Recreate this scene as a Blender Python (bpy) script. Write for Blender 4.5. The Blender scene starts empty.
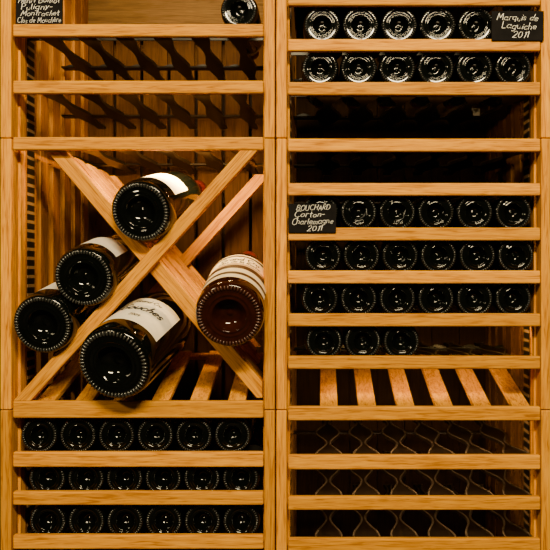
import bpy, bmesh, math, random
from mathutils import Vector, Matrix
random.seed(4)
C = bpy.context.scene.collection
S, D, ZC, VX = 0.002, 1.47, 1.25, 320
def X(px): return (px-275)*S
def Z(py): return ZC+(275-py)*S
def at(px, py, y):
    k = S*(D+y)/D
    return Vector(((VX-275)*S+(px-VX)*k, y, ZC+(275-py)*k))

# ------------------------------------------------------------ materials
def nodes(name):
    m = bpy.data.materials.new(name); m.use_nodes = True
    nt = m.node_tree
    return m, nt, nt.nodes['Principled BSDF']
def wood(name, axis, cols, rough=0.55):
    m, nt, b = nodes(name)
    N, L = nt.nodes.new, nt.links.new
    tc = N('ShaderNodeTexCoord'); mp = N('ShaderNodeMapping'); L(tc.outputs['Object'], mp.inputs[0])
    oi = N('ShaderNodeObjectInfo')
    sc = [150, 150, 150]; sc[axis] = 9.0
    mp.inputs['Scale'].default_value = sc
    cmb = N('ShaderNodeCombineXYZ'); mu = N('ShaderNodeMath'); mu.operation = 'MULTIPLY'; mu.inputs[1].default_value = 37
    L(oi.outputs['Random'], mu.inputs[0])
    for i in range(3): L(mu.outputs[0], cmb.inputs[i])
    L(cmb.outputs[0], mp.inputs['Location'])
    n1 = N('ShaderNodeTexNoise'); n1.inputs['Scale'].default_value = 1.6; n1.inputs['Detail'].default_value = 8; n1.inputs['Distortion'].default_value = 1.6
    L(mp.outputs[0], n1.inputs['Vector'])
    n2 = N('ShaderNodeTexNoise'); n2.inputs['Scale'].default_value = 0.3; n2.inputs['Detail'].default_value = 4; n2.inputs['Distortion'].default_value = 4.0
    L(mp.outputs[0], n2.inputs['Vector'])
    mx = N('ShaderNodeMath'); mx.operation = 'MULTIPLY_ADD'; mx.inputs[1].default_value = 0.5; L(n2.outputs['Fac'], mx.inputs[0])
    m2 = N('ShaderNodeMath'); m2.operation = 'MULTIPLY'; m2.inputs[1].default_value = 0.55; L(n1.outputs['Fac'], m2.inputs[0]); L(m2.outputs[0], mx.inputs[2])
    cr = N('ShaderNodeValToRGB'); e = cr.color_ramp.elements
    e[0].position = 0.39; e[0].color = (*cols[0], 1); e[1].position = 0.65; e[1].color = (*cols[2], 1)
    k = e.new(0.51); k.color = (*cols[1], 1)
    L(mx.outputs[0], cr.inputs[0])
    hs = N('ShaderNodeHueSaturation'); L(cr.outputs[0], hs.inputs['Color'])
    mr = N('ShaderNodeMapRange'); mr.inputs[3].default_value = 0.80; mr.inputs[4].default_value = 1.14
    L(oi.outputs['Random'], mr.inputs[0]); L(mr.outputs[0], hs.inputs['Value'])
    L(hs.outputs[0], b.inputs['Base Color'])
    b.inputs['Roughness'].default_value = rough; b.inputs['Specular IOR Level'].default_value = 0.06
    bp = N('ShaderNodeBump'); bp.inputs['Strength'].default_value = 0.12; bp.inputs['Distance'].default_value = 0.001
    L(mx.outputs[0], bp.inputs['Height']); L(bp.outputs[0], b.inputs['Normal'])
    return m
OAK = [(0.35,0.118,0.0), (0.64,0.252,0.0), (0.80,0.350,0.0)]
SHADE = [(0.006,0.004,0.002), (0.009,0.005,0.003), (0.013,0.008,0.004)]  # slats of the same wood in shadow; that shade is put into this colour
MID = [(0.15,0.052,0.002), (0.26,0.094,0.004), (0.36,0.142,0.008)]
oakx, oaky, oakz = wood('oak_along_x',0,OAK), wood('oak_along_y',1,OAK), wood('oak_along_z',2,OAK)
drky = wood('shaded_slat_wood',1,SHADE,0.3); drkz = wood('dark_panel_wood',2,MID,0.5)
backm = wood('shaded_back_slat_wood',2,[tuple(c*0.20 for c in k) for k in MID],0.6); backd = wood('deep_shaded_back_wood',2,[tuple(c*0.07 for c in k) for k in MID],0.7)  # MID darkened: shade of the recesses put into the back colours
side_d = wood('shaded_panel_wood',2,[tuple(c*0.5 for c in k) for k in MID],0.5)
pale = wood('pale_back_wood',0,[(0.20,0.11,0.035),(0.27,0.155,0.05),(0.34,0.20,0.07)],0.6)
def plain(name, col, rough=0.5, metal=0, noise=0.0, nscale=60, coat=0, spec=0.5):
    m, nt, b = nodes(name)
    N, L = nt.nodes.new, nt.links.new
    b.inputs['Roughness'].default_value = rough; b.inputs['Metallic'].default_value = metal
    b.inputs['Coat Weight'].default_value = coat; b.inputs['Specular IOR Level'].default_value = spec
    tc = N('ShaderNodeTexCoord'); n = N('ShaderNodeTexNoise'); n.inputs['Scale'].default_value = nscale; n.inputs['Detail'].default_value = 5
    L(tc.outputs['Object'], n.inputs['Vector'])
    cr = N('ShaderNodeValToRGB')
    cr.color_ramp.elements[0].color = (*[c*(1-noise) for c in col],1); cr.color_ramp.elements[1].color = (*[min(1,c*(1+noise)) for c in col],1)
    cr.color_ramp.elements[0].position = 0.3; cr.color_ramp.elements[1].position = 0.7
    L(n.outputs['Fac'], cr.inputs[0]); L(cr.outputs[0], b.inputs['Base Color'])
    return m
glass = plain('dark_bottle_glass', (0.0015,0.002,0.0015), 0.06, noise=0.2, spec=0.42)
glass_br = plain('brown_bottle_glass', (0.018,0.0035,0.001), 0.05, noise=0.3, spec=0.34)
knurl_m = plain('knurl_glint_glass', (0.028,0.028,0.025), 0.22, noise=0.3, spec=0.8)  # paler than the body glass: pale glints put into the colour
knurl_b = plain('knurl_glint_brown_glass', (0.05,0.018,0.010), 0.24, noise=0.3, spec=0.6)  # same glint tint over the brown glass
foil = plain('wine_foil', (0.12,0.015,0.015), 0.35, 0.4, 0.1)
paper = plain('label_paper', (0.80,0.74,0.62), 0.7, 0, 0.05, 90)
cream = plain('cream_paper', (0.80,0.66,0.44), 0.7, 0, 0.05, 90)
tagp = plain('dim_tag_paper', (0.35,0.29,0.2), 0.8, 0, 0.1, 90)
bandd = plain('label_dark_band', (0.05,0.020,0.007), 0.5, 0.0, 0.1)
bandg = plain('label_gold_band', (0.42,0.19,0.03), 0.4, 0.0, 0.1)
ink = plain('label_ink', (0.012,0.009,0.009), 0.7)
slate = plain('slate_board', (0.006,0.005,0.005), 0.8, 0, 0.4, 40, 0, 0.1)
chalk = plain('chalk', (0.92,0.90,0.85), 0.9, 0, 0.08, 300)
steel = plain('dark_steel', (0.02,0.018,0.014), 0.3, 0.6, 0.1)
rimm = plain('glint_grey_rim', (0.070,0.047,0.027), 0.3, 0.0, 0.2, spec=0.65)  # grey tone stands in for soft highlights along the slat edges
rimd = plain('black_rim', (0.015,0.009,0.005), 0.3, 0.0, 0.2, spec=0.5)
plaster = plain('dark_wall_plaster', (0.04,0.016,0.004), 0.85, 0, 0.5, 9)
tilem = plain('stone_floor', (0.022,0.016,0.011), 0.7, 0, 0.25, 6)
def strip_mat():
    m, nt, b = nodes('perforated_strip')
    N, L = nt.nodes.new, nt.links.new
    tc = N('ShaderNodeTexCoord'); sp = N('ShaderNodeSeparateXYZ'); L(tc.outputs['Object'], sp.inputs[0])
    mu = N('ShaderNodeMath'); mu.operation='MULTIPLY'; mu.inputs[1].default_value = 52; L(sp.outputs[2], mu.inputs[0])
    fr = N('ShaderNodeMath'); fr.operation='FRACT'; L(mu.outputs[0], fr.inputs[0])
    gt = N('ShaderNodeMath'); gt.operation='GREATER_THAN'; gt.inputs[1].default_value = 0.66; L(fr.outputs[0], gt.inputs[0])
    mx = N('ShaderNodeMix'); mx.data_type='RGBA'; mx.inputs[6].default_value=(0.008,0.006,0.004,1); mx.inputs[7].default_value=(0.18,0.10,0.04,1)
    L(gt.outputs[0], mx.inputs[0]); L(mx.outputs[2], b.inputs['Base Color']); b.inputs['Roughness'].default_value=0.5; b.inputs['Specular IOR Level'].default_value=0.1
    return m
stripm = strip_mat()

# ------------------------------------------------------------ helpers
def box(bm, x0,x1,y0,y1,z0,z1, bev=0.0, slope=0.0):
    t = bmesh.new(); bmesh.ops.create_cube(t, size=1)
    for v in t.verts:
        v.co = Vector((x0+(v.co.x+.5)*(x1-x0), y0+(v.co.y+.5)*(y1-y0), z0+(v.co.z+.5)*(z1-z0)))
        v.co.z += slope*(v.co.y-0.012)
    if bev: bmesh.ops.bevel(t, geom=t.edges[:], offset=bev, segments=3, affect='EDGES', profile=0.5)
    me = bpy.data.meshes.new('t'); t.to_mesh(me); t.free(); bm.from_mesh(me); bpy.data.meshes.remove(me)
def obj(name, bm, mat, parent=None, smooth=False):
    me = bpy.data.meshes.new(name); bmesh.ops.recalc_face_normals(bm, faces=bm.faces[:]); bm.to_mesh(me); bm.free()
    if smooth:
        for p in me.polygons: p.use_smooth = True
    me.materials.append(mat)
    o = bpy.data.objects.new(name, me); C.objects.link(o); o.parent = parent
    return o
def bx(name, mat, parent, *a, bev=0.0):
    bm = bmesh.new(); box(bm, *a, bev); return obj(name, bm, mat, parent)
def thing(name, label, cat, loc=(0,0,0), group=None):
    o = bpy.data.objects.new(name, None); C.objects.link(o); o.location = loc; o.empty_display_size = 0.05
    o['label'] = label; o['category'] = cat
    if group: o['group'] = group
    return o
def lathe(prof, n=64):
    bm = bmesh.new(); rings = []
    for i, (r, z) in enumerate(prof):
        if r < 1e-6: rings.append([bm.verts.new((0,0,z))]); continue
        rings.append([bm.verts.new((r*math.cos(2*math.pi*k/n), r*math.sin(2*math.pi*k/n), z)) for k in range(n)])
    for a, b in zip(rings, rings[1:]):
        for k in range(n):
            k2 = (k+1)%n
            if len(a)==1: bm.faces.new((a[0], b[k], b[k2]))
            elif len(b)==1: bm.faces.new((a[k], a[k2], b[0]))
            else: bm.faces.new((a[k], a[k2], b[k2], b[k]))
    return bm

# handwriting: one pen stroke per polyline
def A(cx,cy,rx,ry,a0,a1,n=10):
    return [(cx+rx*math.cos(math.radians(a0+(a1-a0)*i/n)), cy+ry*math.sin(math.radians(a0+(a1-a0)*i/n))) for i in range(n+1)]
bowl = A(.23,.25,.2,.25,50,400,12)
G = {
 'a':(.52,[bowl,[(.43,.5),(.42,.08),(.5,0)]]), 'c':(.44,[A(.25,.25,.21,.25,50,315)]), 'd':(.52,[bowl,[(.43,1),(.43,0)]]),
 'e':(.46,[[(.05,.24),(.42,.3)]+A(.24,.25,.19,.25,15,320)]), 'g':(.52,[bowl,[(.43,.5),(.42,-.2),(.28,-.33),(.1,-.27)]]),
 'h':(.48,[[(.07,1),(.07,0)],[(.07,.3)]+A(.23,.3,.16,.2,150,0,6)+[(.39,0)]]), 'i':(.2,[[(.1,.5),(.1,0)],[(.1,.72),(.12,.76)]]),
 'l':(.22,[[(.1,1),(.09,.08),(.17,0)]]), 'm':(.7,[[(.06,.5),(.06,0)],[(.06,.3)]+A(.19,.32,.13,.18,150,0,6)+[(.32,0)],[(.32,.3)]+A(.46,.32,.14,.18,150,0,6)+[(.6,0)]]),
 'n':(.48,[[(.06,.5),(.06,0)],[(.06,.3)]+A(.23,.3,.16,.2,150,0,6)+[(.39,0)]]), 'o':(.5,[A(.24,.25,.2,.25,90,460,12)]),
 'q':(.52,[bowl,[(.43,.5),(.42,-.3)]]), 'r':(.36,[[(.07,.5),(.07,0)],[(.07,.28)]+A(.22,.3,.15,.2,160,50,5)]),
 's':(.4,[A(.2,.37,.14,.13,40,260,6)+A(.19,.12,.15,.12,85,-140,6)]), 't':(.34,[[(.16,.85),(.15,.08),(.25,0)],[(.02,.55),(.32,.57)]]),
 'u':(.48,[[(.06,.5)]+A(.22,.18,.16,.18,180,360,7)+[(.38,.5),(.39,0)]]), 'v':(.44,[[(.05,.5),(.2,0),(.4,.5)]]), 'y':(.46,[[(.05,.5),(.22,.05)],[(.42,.5),(.12,-.32)]]),
 '-':(.36,[[(.05,.3),(.3,.31)]]), ' ':(.3,[]), 'è':(.46,[[(.05,.24),(.42,.3)]+A(.24,.25,.19,.25,15,320),[(.15,.78),(.28,.62)]]),
 'B':(.58,[[(.07,1),(.07,0)],[(.07,1)]+A(.22,.76,.24,.23,80,-80,7)+[(.1,.52)]+A(.24,.26,.28,.26,80,-90,7)+[(.07,0)]]),
 'C':(.62,[A(.38,.5,.32,.5,50,310,12)]), 'D':(.66,[[(.07,1),(.07,0),(.2,0)]+A(.24,.5,.34,.5,-80,80,9)+[(.03,1)]]),
 'G':(.68,[A(.38,.5,.32,.5,50,350,12)+[(.4,.42)]]),
 'H':(.62,[[(.07,1),(.07,0)],[(.52,1),(.52,0)],[(.07,.52),(.52,.53)]]), 'L':(.5,[[(.08,1),(.07,0),(.45,.02)]]),
 'M':(.8,[[(.05,0),(.13,1),(.38,.3),(.62,1),(.72,0)]]), 'P':(.54,[[(.07,1),(.07,0)],[(.03,1)]+A(.2,.74,.28,.26,80,-90,7)+[(.07,.48)]]),
 'O':(.7,[A(.34,.5,.29,.5,90,460,14)]), 'U':(.62,[[(.06,1)]+A(.29,.3,.23,.3,180,360,8)+[(.52,1)]]), 'A':(.64,[[(.03,0),(.3,1),(.58,0)],[(.13,.38),(.5,.38)]]),
 'R':(.6,[[(.07,1),(.07,0)],[(.03,1)]+A(.2,.75,.28,.25,80,-90,7)+[(.1,.5),(.52,0)]]),
 '0':(.52,[A(.24,.5,.2,.5,90,460,12)]), '1':(.3,[[(.05,.8),(.17,1),(.17,0)]]), '2':(.52,[A(.24,.74,.19,.26,160,-20,7)+[(.05,0),(.46,.02)]]), '9':(.5,[A(.24,.7,.18,.28,20,380,10)+[(.36,0)]]),
}
def write(text, h, pen, slant=0.15, jit=0.03):
    """flat ribbons in the x/y plane, centred on x; returns list of quads"""
    quads, x = [], 0.0; rnd = random.Random(text)
    for ch in text:
        w, st = G[ch]; dy = rnd.uniform(-jit,jit); k = rnd.uniform(1-jit,1+jit); sl = slant+rnd.uniform(-jit,jit)
        for pl in st:
            pts = [Vector((x+p[0]*k+sl*p[1], p[1]*k+dy)) for p in pl]
            for a,b in zip(pts,pts[1:]):
                d = (b-a)
                if d.length < 1e-6: continue
                d.normalize(); n = Vector((-d.y,d.x))*pen/2; e = d*pen*.3
                quads.append((a-e-n, b+e-n, b+e+n, a-e+n))
        x += w*k+.05
    return [[((p.x-x/2)*h, p.y*h) for p in q] for q in quads], x*h

# ------------------------------------------------------------ setting
o = bx('wall_back', plaster, None, -3,3, 0.56,0.66, 0,2.6); o['kind']='structure'
o = bx('floor', tilem, None, -3,3, -4,0.66, -0.1,0); o['kind']='structure'

# ------------------------------------------------------------ racks
ZTOP = Z(-115)
SEAM = [ZTOP, Z(138), Z(410), 0.0]
PITCH = 38.6; SLOPE = 0.27
def slat_shelf(parent, x0, x1, ytop, ybot, drop, display, centres, first, rimmat, w0=0.0175, wa=0.0115):
    bm = bmesh.new(); hw = 9 if display else 9; th = 0.011 if display else 0.008
    zt = Z(ytop+drop); zb = zt-th; sl = SLOPE if display else 0
    rim = bmesh.new()
    for c in centres:
        if c-hw < x0 or c+hw > x1: continue
        if not display:                                        # waisted cradle slat with a paler raised rim added for edge glints
            n = 36; y0, y1 = 0.024, 0.42
            def ring(bmx, inset, z):
                L_, R_ = [], []
                for i in range(n+1):
                    y = y0+inset+(y1-y0-2*inset)*i/n
                    w = w0+wa*math.cos(2*math.pi*(y-0.045)/0.22)-inset
                    if abs(y-y0)<.012 or abs(y-y1)<.012: w = max(.003, w-.002)
                    L_.append(bmx.verts.new((X(c)-w,y,z))); R_.append(bmx.verts.new((X(c)+w,y,z)))
                return L_, R_
            rings = [ring(bm,0,zb), ring(bm,0,zt-.0012)]
            loops = [r[0]+r[1][::-1] for r in rings]; N_ = len(loops[0])
            for a,b in zip(loops,loops[1:]):
                for i in range(N_): bm.faces.new((a[i],a[(i+1)%N_],b[(i+1)%N_],b[i]))
            for (L_,R_) in rings:
                for i in range(n): bm.faces.new((L_[i],L_[i+1],R_[i+1],R_[i]))
            rr = [ring(rim,.0,zt-.0012), ring(rim,.0006,zt-.0002), ring(rim,.0020,zt), ring(rim,.0036,zt-.0004), ring(rim,.0043,zt-.0012)]
            loops = [r[0]+r[1][::-1] for r in rr]
            for a,b in zip(loops,loops[1:]+loops[:1]):
                for i in range(N_): rim.faces.new((a[i],a[(i+1)%N_],b[(i+1)%N_],b[i]))
        else:                                                  # display shelf: flat slats, back edge raised
            box(bm, X(c-hw),X(c+hw), 0.012,0.30, zb,zt, 0.0018, sl)
    for (a,b) in ((0.27,0.295),(0.013,0.023)): box(bm, X(x0)+.001,X(x1)-.001, a,b, zb+.0005,zt-0.003, 0.001, sl)
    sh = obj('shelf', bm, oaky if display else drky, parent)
    if display: rim.free()
    else: obj('cradle_glint_rim', rim, rimmat, sh, True)
    bx('front_rail', oakx, sh, X(x0),X(x1), -0.002,0.0118, Z(ybot),Z(ytop), bev=0.0032)
    if first:                                                  # scalloped bars the bottles lie in
        fx = at(first,0,.0155).x; pw = PITCH*S*(D+.0155)/D
        for y in (0.07, 0.29):
            bm = bmesh.new(); n = 160; rows = []
            for i in range(n+1):
                x = X(x0+1)+(X(x1-1)-X(x0+1))*i/n
                c = .5-.5*math.cos(2*math.pi*(x-fx)/pw)
                h = 0.0070*c**2-0.0006
                rows.append([bm.verts.new((x,yy,zz)) for yy,zz in ((y,zt-.006),(y,zt+h),(y+.004,zt+h),(y+.004,zt-.006))])
            for a,b in zip(rows,rows[1:]):
                for k in range(4): bm.faces.new((a[k],a[(k+1)%4],b[(k+1)%4],b[k]))
            bm.faces.new(rows[0]); bm.faces.new(rows[-1][::-1])
            obj('cradle_bar', bm, steel, sh)
    return sh
def rack(label, px0, px1, in0, in1, dark):
    t = thing('wine_rack', label, 'wine rack', (0,0,0))
    for a,b in zip(SEAM, SEAM[1:]):
        for (q0,q1) in ((px0,in0),(in1,px1)):
            bx('post', oakz, t, X(q0)+.0005,X(q1)-.0005, 0.0,0.034, b+.0008,a-.0008, bev=0.002)
    for (q0,q1,s) in ((in0-6,in0+2,1),(in1-2,in1+6,-1)):
        bx('stile', oakz, t, X(q0),X(q1), 0.035,0.06, 0,ZTOP, bev=0.001)
        bm = bmesh.new()
        box(bm, X(q0),X(q1), 0.0605,0.12, 0,ZTOP, 0.001)
        for y in (0.15,0.225,0.30,0.375):
            box(bm, X(q0)+.002,X(q1)-.002, y,y+0.045, 0,ZTOP, 0.001)
        for z in (0.05, 0.62, Z(410), Z(138), ZTOP-0.06):
            box(bm, X(q0)+.004,X(q1)-.004, 0.12,0.42, z-0.02,z+0.02)
        box(bm, X(q0),X(q1), 0.44,0.475, 0,ZTOP, 0.001)
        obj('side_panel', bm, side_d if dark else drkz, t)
        xi = X(in0+2) if s>0 else X(in1-2)
        bx('shelf_standard', stripm, t, min(xi,xi+s*0.0015),max(xi,xi+s*0.0015), 0.068,0.105, 0.05,ZTOP-0.02)
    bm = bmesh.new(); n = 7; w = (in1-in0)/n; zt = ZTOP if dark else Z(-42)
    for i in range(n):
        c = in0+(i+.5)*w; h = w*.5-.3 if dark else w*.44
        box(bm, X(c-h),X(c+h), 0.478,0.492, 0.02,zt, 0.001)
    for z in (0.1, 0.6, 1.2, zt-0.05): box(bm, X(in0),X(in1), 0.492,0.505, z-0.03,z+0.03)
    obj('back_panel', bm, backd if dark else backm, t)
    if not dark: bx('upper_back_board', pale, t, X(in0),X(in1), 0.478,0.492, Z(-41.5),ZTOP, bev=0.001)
    bx('top_board', oakx, t, X(px0),X(px1), -0.004,0.5, ZTOP,ZTOP+0.02, bev=0.002)
    bx('plinth', oakx, t, X(in0),X(in1), 0.03,0.05, 0.0,0.09, bev=0.002)
    return t
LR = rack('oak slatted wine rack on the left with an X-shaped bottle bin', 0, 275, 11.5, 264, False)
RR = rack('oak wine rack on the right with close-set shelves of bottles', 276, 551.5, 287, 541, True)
lc = [40+39*i for i in range(6)]; rc = [329-39+39*i for i in range(7)]
LSH = {'a':(24,36.5,2,0,239),'b':(80.5,93.5,3,0,0),'c':(137,150,4,0,0),'bin':(401,418,4,1,0),'r1':(452,467,4.4,0,39),'r2':(491.5,505,8.1,0,47),'r3':(535,549,8.2,0,47.5)}
RSH = {'t':(-7,5.5,2,0,0),'A':(39,51,2.5,0,322),'B':(82,95,3,0,320),'e1':(138.5,151.5,4,0,0),'e2':(183,195.5,4,0,0),'Cc':(227.5,240.5,3.5,0,320),'Dd':(270.5,283.5,4.2,0,322.9),
       'E':(313.5,326.5,4.7,0,320),'F':(356,369,5.5,0,324),'slat':(406.5,420.5,2,1,0),'g':(455,469.5,5,0,0),'h':(496.5,510,5,0,0),'i':(538.5,552,5,0,0)}
for k,(a,b,d,l,f) in LSH.items(): slat_shelf(LR, 13, 263.5, a, b, d, l, lc, f, rimd, 0.0135, 0.0055)
for k,(a,b,d,l,f) in RSH.items(): slat_shelf(RR, 288, 540.5, a, b, d, l, rc, f, rimm)

# ------------------------------------------------------------ row bottles
R0 = 0.0386
def profile(r, Lb, Lt, rn, kd):
    q = r/.0384
    base = [(0,.0170*kd),(.05,.0174*kd),(.09,.0192*kd),(.14,.0200*kd),(.22,.0192*kd),(.32,.0156*kd),(.40,.0100*kd),(.455,.0040*kd),(.485,.0012),(.505,.0004),(.525,.0007),(.545,.0011),(.575,.0011),(.595,.0006),(.615,.0001),
            (.64,.0001),(.66,.0007),(.69,.0008),(.72,.0005),(.79,.0004),(.87,.0005),(.90,.0010),(.93,.0020),(.955,.0036),(.982,.0075),(.995,.0120),(1,.018)]
    return [(r*a, z*q) for a,z in base] + [
            (r,Lb*.5),(r,Lb),(r*.97,Lb+r*.35),(r*.86,Lb+r*.85),(r*.68,Lb+r*1.35),(r*.52,Lb+r*1.85),(rn*1.12,Lb+r*2.5),(rn,Lb+r*3.1),(rn*.97,Lt-.022),(rn*1.1,Lt-.02),(rn*1.1,Lt-.006),(rn,Lt),(0,Lt)]
def bottle_parts(root, r, Lb, Lt, rn, g, km, nk=44, kd=1.0):
    bd = obj('glass_body', lathe(profile(r,Lb,Lt,rn,kd), 72), g, root, True)
    bm = bmesh.new()                                          # knurls moulded round the bearing ring
    for k in range(nk):
        a = 2*math.pi*k/nk
        M = Matrix.Rotation(a,4,'Z') @ Matrix.Translation((r*.840,0,0.0003)) @ Matrix.Diagonal((r*.075, r*.034, r*.050,1))
        bmesh.ops.create_icosphere(bm, subdivisions=2, radius=1, matrix=M)
    obj('knurled_ring', bm, km, root, True)
    obj('capsule', lathe([(rn*1.06,Lt-.075),(rn*1.06,Lt-.022),(rn*1.17,Lt-.02),(rn*1.17,Lt-.004),(rn*1.05,Lt+.0012),(0,Lt+.0014)], 32), foil, root, True)
proto = None
def copy_thing(src):
    c = src.copy(); C.objects.link(c)
    for ch in src.children:
        d = ch.copy(); C.objects.link(d); d.parent = c
    return c
def row_bottle(px, ztop, label, group, y=0.0155):
    global proto
    if proto is None:
        proto = thing('wine_bottle', label, 'wine bottle'); bottle_parts(proto, R0, 0.165, 0.295, 0.0145, glass, knurl_m); t = proto
    else: t = copy_thing(proto)
    t['label'] = label; t['group'] = group
    t.location = (at(px,0,y).x, y, ztop+R0+0.0002)
    t.rotation_euler = (-math.pi/2, random.uniform(0,6.28), 0)
    return t
ORD = ['first','second','third','fourth','fifth','sixth']
def row(shelves, key, xs, rowname, side, hidden=None):
    a,b,d,l,f = shelves[key]
    for i,px in enumerate(xs):
        lab = 'dark wine bottle base, %s from left in %s, %s rack' % (ORD[i], rowname, side)
        if hidden and hidden[0] == i: lab = hidden[1]
        row_bottle(px, Z(a+d), lab, 'wine bottles in %s of the %s rack' % (rowname, side))
row(RSH,'A',[322,360.6,399.2,437.8,476.4,515],'top row','right',(5,'dark wine bottle hidden behind the sign at the end of the top right row'))
row(RSH,'B',[320,358.7,397.4,436.1,474.8,513.5],'second row of bottles','right')
row(RSH,'Cc',[320,358.7,397.4,436.1,474.8,513.5],'third row of bottles','right',(0,'dark wine bottle mostly hidden behind the chalkboard sign in the right rack middle'))
row(RSH,'Dd',[322.9,361.52,400.14,438.76,477.38,516],'fourth row of bottles','right')
row(RSH,'E',[320,358.7,397.4,436.1,474.8,513.5],'fifth row of bottles','right')
row(RSH,'F',[324,362.7,401.4],'sixth row with three bottles','right')
t = row_bottle(239, Z(26), 'single dark wine bottle lying on the top shelf of the left rack', 'x'); del t['group']
row(LSH,'r1',[39,77.7,116.4,155.1,193.8,232.5],'row just under the bin','left')
row(LSH,'r2',[47,85.7,124.4,163.1,201.8,240.5],'second lowest row','left')
row(LSH,'r3',[47.5,86.2,124.9,163.6,202.3,241],'lowest row','left')

# ------------------------------------------------------------ cross divider
xd = thing('cross_divider', 'X-shaped oak insert of diagonal slats in the left rack', 'bottle divider')
def diag(name, p0, p1, w, y0, y1, mat=oakx, xmin=14, zbot=404.6):
    a = Vector((X(p0[0]),0,Z(p0[1]))); b = Vector((X(p1[0]),0,Z(p1[1]))); L_ = (b-a).length
    bm = bmesh.new(); box(bm, -L_/2-.05,L_/2+.05, y0,y1, -w*S/2,w*S/2, 0.0018)
    M = Matrix.Translation((a+b)/2) @ Matrix.Rotation(-math.atan2(b.z-a.z, b.x-a.x),4,'Y')
    bm.transform(M)
    for (co,no) in (((0,0,Z(150.4)),(0,0,1)), ((0,0,Z(zbot)),(0,0,-1)), ((X(xmin),0,0),(-1,0,0)), ((X(261.5),0,0),(1,0,0))):
        r = bmesh.ops.bisect_plane(bm, geom=bm.verts[:]+bm.edges[:]+bm.faces[:], plane_co=co, plane_no=no, clear_outer=True)
        bmesh.ops.holes_fill(bm, edges=[e for e in bm.edges if e.is_boundary])
    bm.transform(M.inverted())
    o = obj(name, bm, mat, xd); o.matrix_basis = M
P = ((28,394),(241,159)); Q = ((60,158),(258,391))
def zb(y): return 404.6-SLOPE*(min(y,.3)-0.012)/S-.5
diag('front_slat', *P, 13, 0.0, 0.021, zbot=400.6); diag('front_slat', *Q, 15, 0.0215, 0.045, zbot=399.5)
for i,y in enumerate((0.085, 0.175, 0.265)):
    diag('inner_slat', *Q, 11, y, y+0.055, zbot=zb(y+.055))
diag('back_slat', *P, 14, 0.35, 0.372, zbot=zb(.372)); diag('back_slat', *Q, 14, 0.373, 0.395, zbot=zb(.395))

# ------------------------------------------------------------ large bottles
def curved(name, r, s0, s1, z0, z1, ang, mat, parent):
    bm = bmesh.new(); n = 28; A_, B_ = [], []
    for i in range(n+1):
        a = ang+(s0+(s1-s0)*i/n)
        p = (r*math.sin(a), -r*math.cos(a))
        A_.append(bm.verts.new((*p,z0))); B_.append(bm.verts.new((*p,z1)))
    for i in range(n): bm.faces.new((A_[i],A_[i+1],B_[i+1],B_[i]))
    return obj(name, bm, mat, parent, True)
def wrap_text(body, h, pen, r, zc, ang, mat, parent, slant):
    qs,_ = write(body, h, pen, slant, 0.02)
    bm = bmesh.new()
    for q in qs:
        bm.faces.new([bm.verts.new((r*math.sin(ang+x/r), -r*math.cos(ang+x/r), zc+y)) for (x,y) in q])
    obj('lettering', bm, mat, parent)
def big(px, py, y, rpx, tx, tz, Lb, Lt, g, km, label, lm, ang, z0, z1, span, lines, bands=()):
    r = rpx*S*(D+y)/D
    t = thing('large_wine_bottle', label, 'wine bottle', at(px,py,y), 'large bottles in the bin of the left rack')
    z = Vector((tx,1,tz)).normalized(); x = Vector((1,0,0)); x = (x-z*x.dot(z)).normalized(); yv = z.cross(x)
    t.rotation_euler = Matrix((x,yv,z)).transposed().to_euler()
    bottle_parts(t, r, Lb, Lt, 0.019, g, km, 56, 0.6)
    lb = curved('paper_label', r+.0005, -span, span, z0, z1, ang, lm, t)
    for (a,b,m) in bands: curved('label_band', r+.0010, -span, span, a, b, ang, m, lb)
    for (body,h,pen,zz,sl) in lines: wrap_text(body,h,pen,r+.0012,zz,ang,ink,lb,sl)
    return t
big(140,212,-0.03,32, .13,.235, .19,.40, glass, knurl_m, 'large dark bottle resting in the top notch of the X divider', paper, .35, .05,.135,.75, [])
big(83,278,-0.03,31.2, .04,.20, .19,.385, glass, knurl_m, 'large dark bottle, upper of two on the left arm of the X divider', paper, .25, .05,.13,.75, [])
big(42,325,-0.03,31.4, .04,.20, .19,.385, glass, knurl_m, 'large dark bottle touching left side post, lowest on the X divider arm', paper, .2, .05,.13,.7, [])
big(113,365,-0.07,39.8, .18,.29, .20,.41, glass, knurl_m, 'largest dark bottle with script label, lying under the X divider', paper, .18, .05,.18,.95,
    [('Gouches',.025,.15,.110,.35),('Grand Cru',.012,.14,.153,.2),('2009',.010,.14,.076,.1)])
big(229,316,-0.08,35.3, .0,.30, .19,.40, glass_br, knurl_b, 'large reddish-brown bottle with dark-banded cream label right of the X divider', cream, .12, .035,.195,1.15,
    [('Grand Cru',.018,.14,.152,.1),('Clos de la Roche',.012,.14,.134,.2)], ((.056,.070,bandd),(.096,.118,bandd),(.122,.127,bandg),(.178,.188,bandd)))

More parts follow.
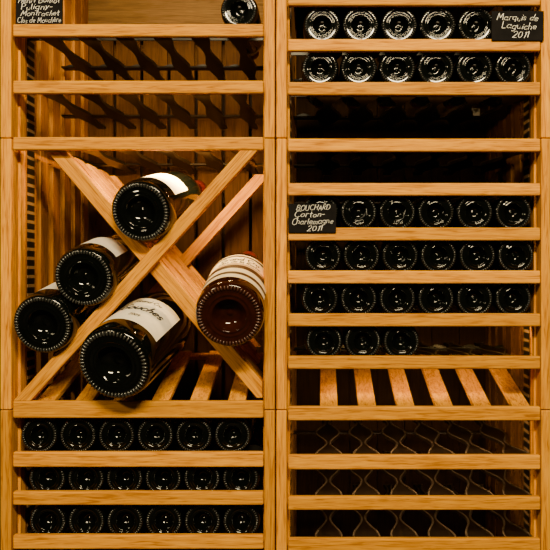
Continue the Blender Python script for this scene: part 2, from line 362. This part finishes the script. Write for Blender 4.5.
# ------------------------------------------------------------ signs and tag
def sign(x0,x1,y0,y1, yfront, label, lines, clip=0.0):
    t = thing('chalkboard_sign', label, 'sign', (X((x0+x1)/2), yfront, Z(y1)))
    w = (x1-x0)*S; h = (y1-y0)*S
    bx('board', slate, t, -w/2,w/2, 0,0.0035, 0,h, bev=0.0008)
    bm = bmesh.new()
    for (body,size,fx,fy,rot,fit) in lines:
        qs, tw = write(body, size*S, 0.065, 0.24, 0.10)
        sx = fit*w/tw
        for q in qs:
            bm.faces.new([bm.verts.new((fx*w+x*sx*math.cos(rot)-y*math.sin(rot), -0.0005, h*fy+y+x*sx*math.sin(rot))) for (x,y) in q])
    obj('chalk_lettering', bm, chalk, t)
    if clip: bx('metal_clip', steel, t, -0.008,0.008, 0.0035,0.012, clip,clip+.0014)
    return t
sign(15,62,-5,24.2, 0.003, 'black chalkboard sign with white handwriting on top shelf of the left rack',
     [('Henri Boillot',6,0,.755,0,.90),('Puligny-',5.5,-.05,.535,.03,.68),('Montrachet',5.5,.02,.315,.02,.84),('Clos de Mouchère',5.5,0,.08,.02,.94)])
sign(491,543,12,41.5, -0.006, 'black chalkboard sign at the right end of the top bottle row, right rack',
     [('Marquis de',6.5,-.01,.68,-.02,.80),('Laguiche',6.5,.02,.40,-.02,.68),('2011',6,.05,.10,-.02,.34)], .0052)
sign(288.5,336,204,233, -0.006, 'black chalkboard sign hanging before the third bottle row of right rack',
     [('BOUCHARD',4.8,.02,.78,.02,.72),('Corton-',6,-.06,.55,.03,.66),('Charlemagne',6,0,.31,.03,.88),('2011',5,.05,.07,.02,.34)], .0128)
p = at(474,112,0.4765)
tg = bx('paper_tag', tagp, None, p.x-.015,p.x+.015, 0.4765,0.4779, p.z-.010,p.z+.010, bev=0.0004)
tg['label'] = 'small pale paper tag on the back of the empty upper right bay'; tg['category'] = 'tag'

# ------------------------------------------------------------ light, camera
def area(name, loc, target, sx, sy, power, col):
    l = bpy.data.lights.new(name,'AREA'); l.shape='RECTANGLE'; l.size=sx; l.size_y=sy; l.energy=power; l.color=col
    o = bpy.data.objects.new(name,l); C.objects.link(o); o.location=loc
    o.rotation_euler = (Vector(target)-Vector(loc)).to_track_quat('-Z','Y').to_euler()
WARM = (1,0.80,0.46)
area('key_light', (0.3,-2.2,2.8), (0,0,1.05), 1.2,0.18, 138, WARM)
area('left_light', (-1.4,-1.6,2.1), (0,0,1.0), 0.4,0.12, 18, WARM)
AMB = (1,0.62,0.20)
# unseen fill lights added under shelves, shining down and back into the bins
area('top_bay_fill_light', (X(140),0.10,Z(-100)), (X(140),0.47,Z(-60)), 0.40,0.02, 1.6, (1,0.76,0.42))
area('bin_fill_light', (X(190),0.06,Z(152.5)), (X(120),0.38,Z(290)), 0.20,0.015, 5.4, AMB)
area('upper_fill_light', (X(175),0.06,Z(97)), (X(175),0.44,Z(112)), 0.22,0.015, 0.5, AMB)
area('top_fill_light', (X(110),0.06,Z(40)), (X(110),0.44,Z(60)), 0.22,0.015, 0.2, AMB)
area('right_bay_fill_light', (X(414),0.06,Z(98)), (X(414),0.44,Z(114)), 0.40,0.012, 0.4, AMB)
area('slat_fill_light', (X(410),0.05,Z(372)), (X(410),0.24,Z(400)), 0.36,0.012, 0.5, AMB)
area('cradle_fill_light', (X(480),0.05,Z(330)), (X(480),0.25,Z(358)), 0.20,0.010, 0.6, AMB)
for py,pw in ((423,.85),(472,.6),(512.5,.5)): area('lower_fill_light', (X(412),0.03,Z(py)), (X(412),0.22,Z(py+36)), 0.40,0.010, pw, (1,.72,.38))
w = bpy.data.worlds.new('World'); bpy.context.scene.world = w; w.use_nodes = True
w.node_tree.nodes['Background'].inputs[0].default_value = (1,0.72,0.42,1); w.node_tree.nodes['Background'].inputs[1].default_value = 0.02
cam = bpy.data.cameras.new('Camera'); co = bpy.data.objects.new('Camera',cam); C.objects.link(co)
co.location = (X(VX),-D,ZC); co.rotation_euler = (math.pi/2,0,0); cam.sensor_width = 36; cam.lens = 36*D/(550*S)
cam.shift_x = (275-VX)/550
bpy.context.scene.camera = co
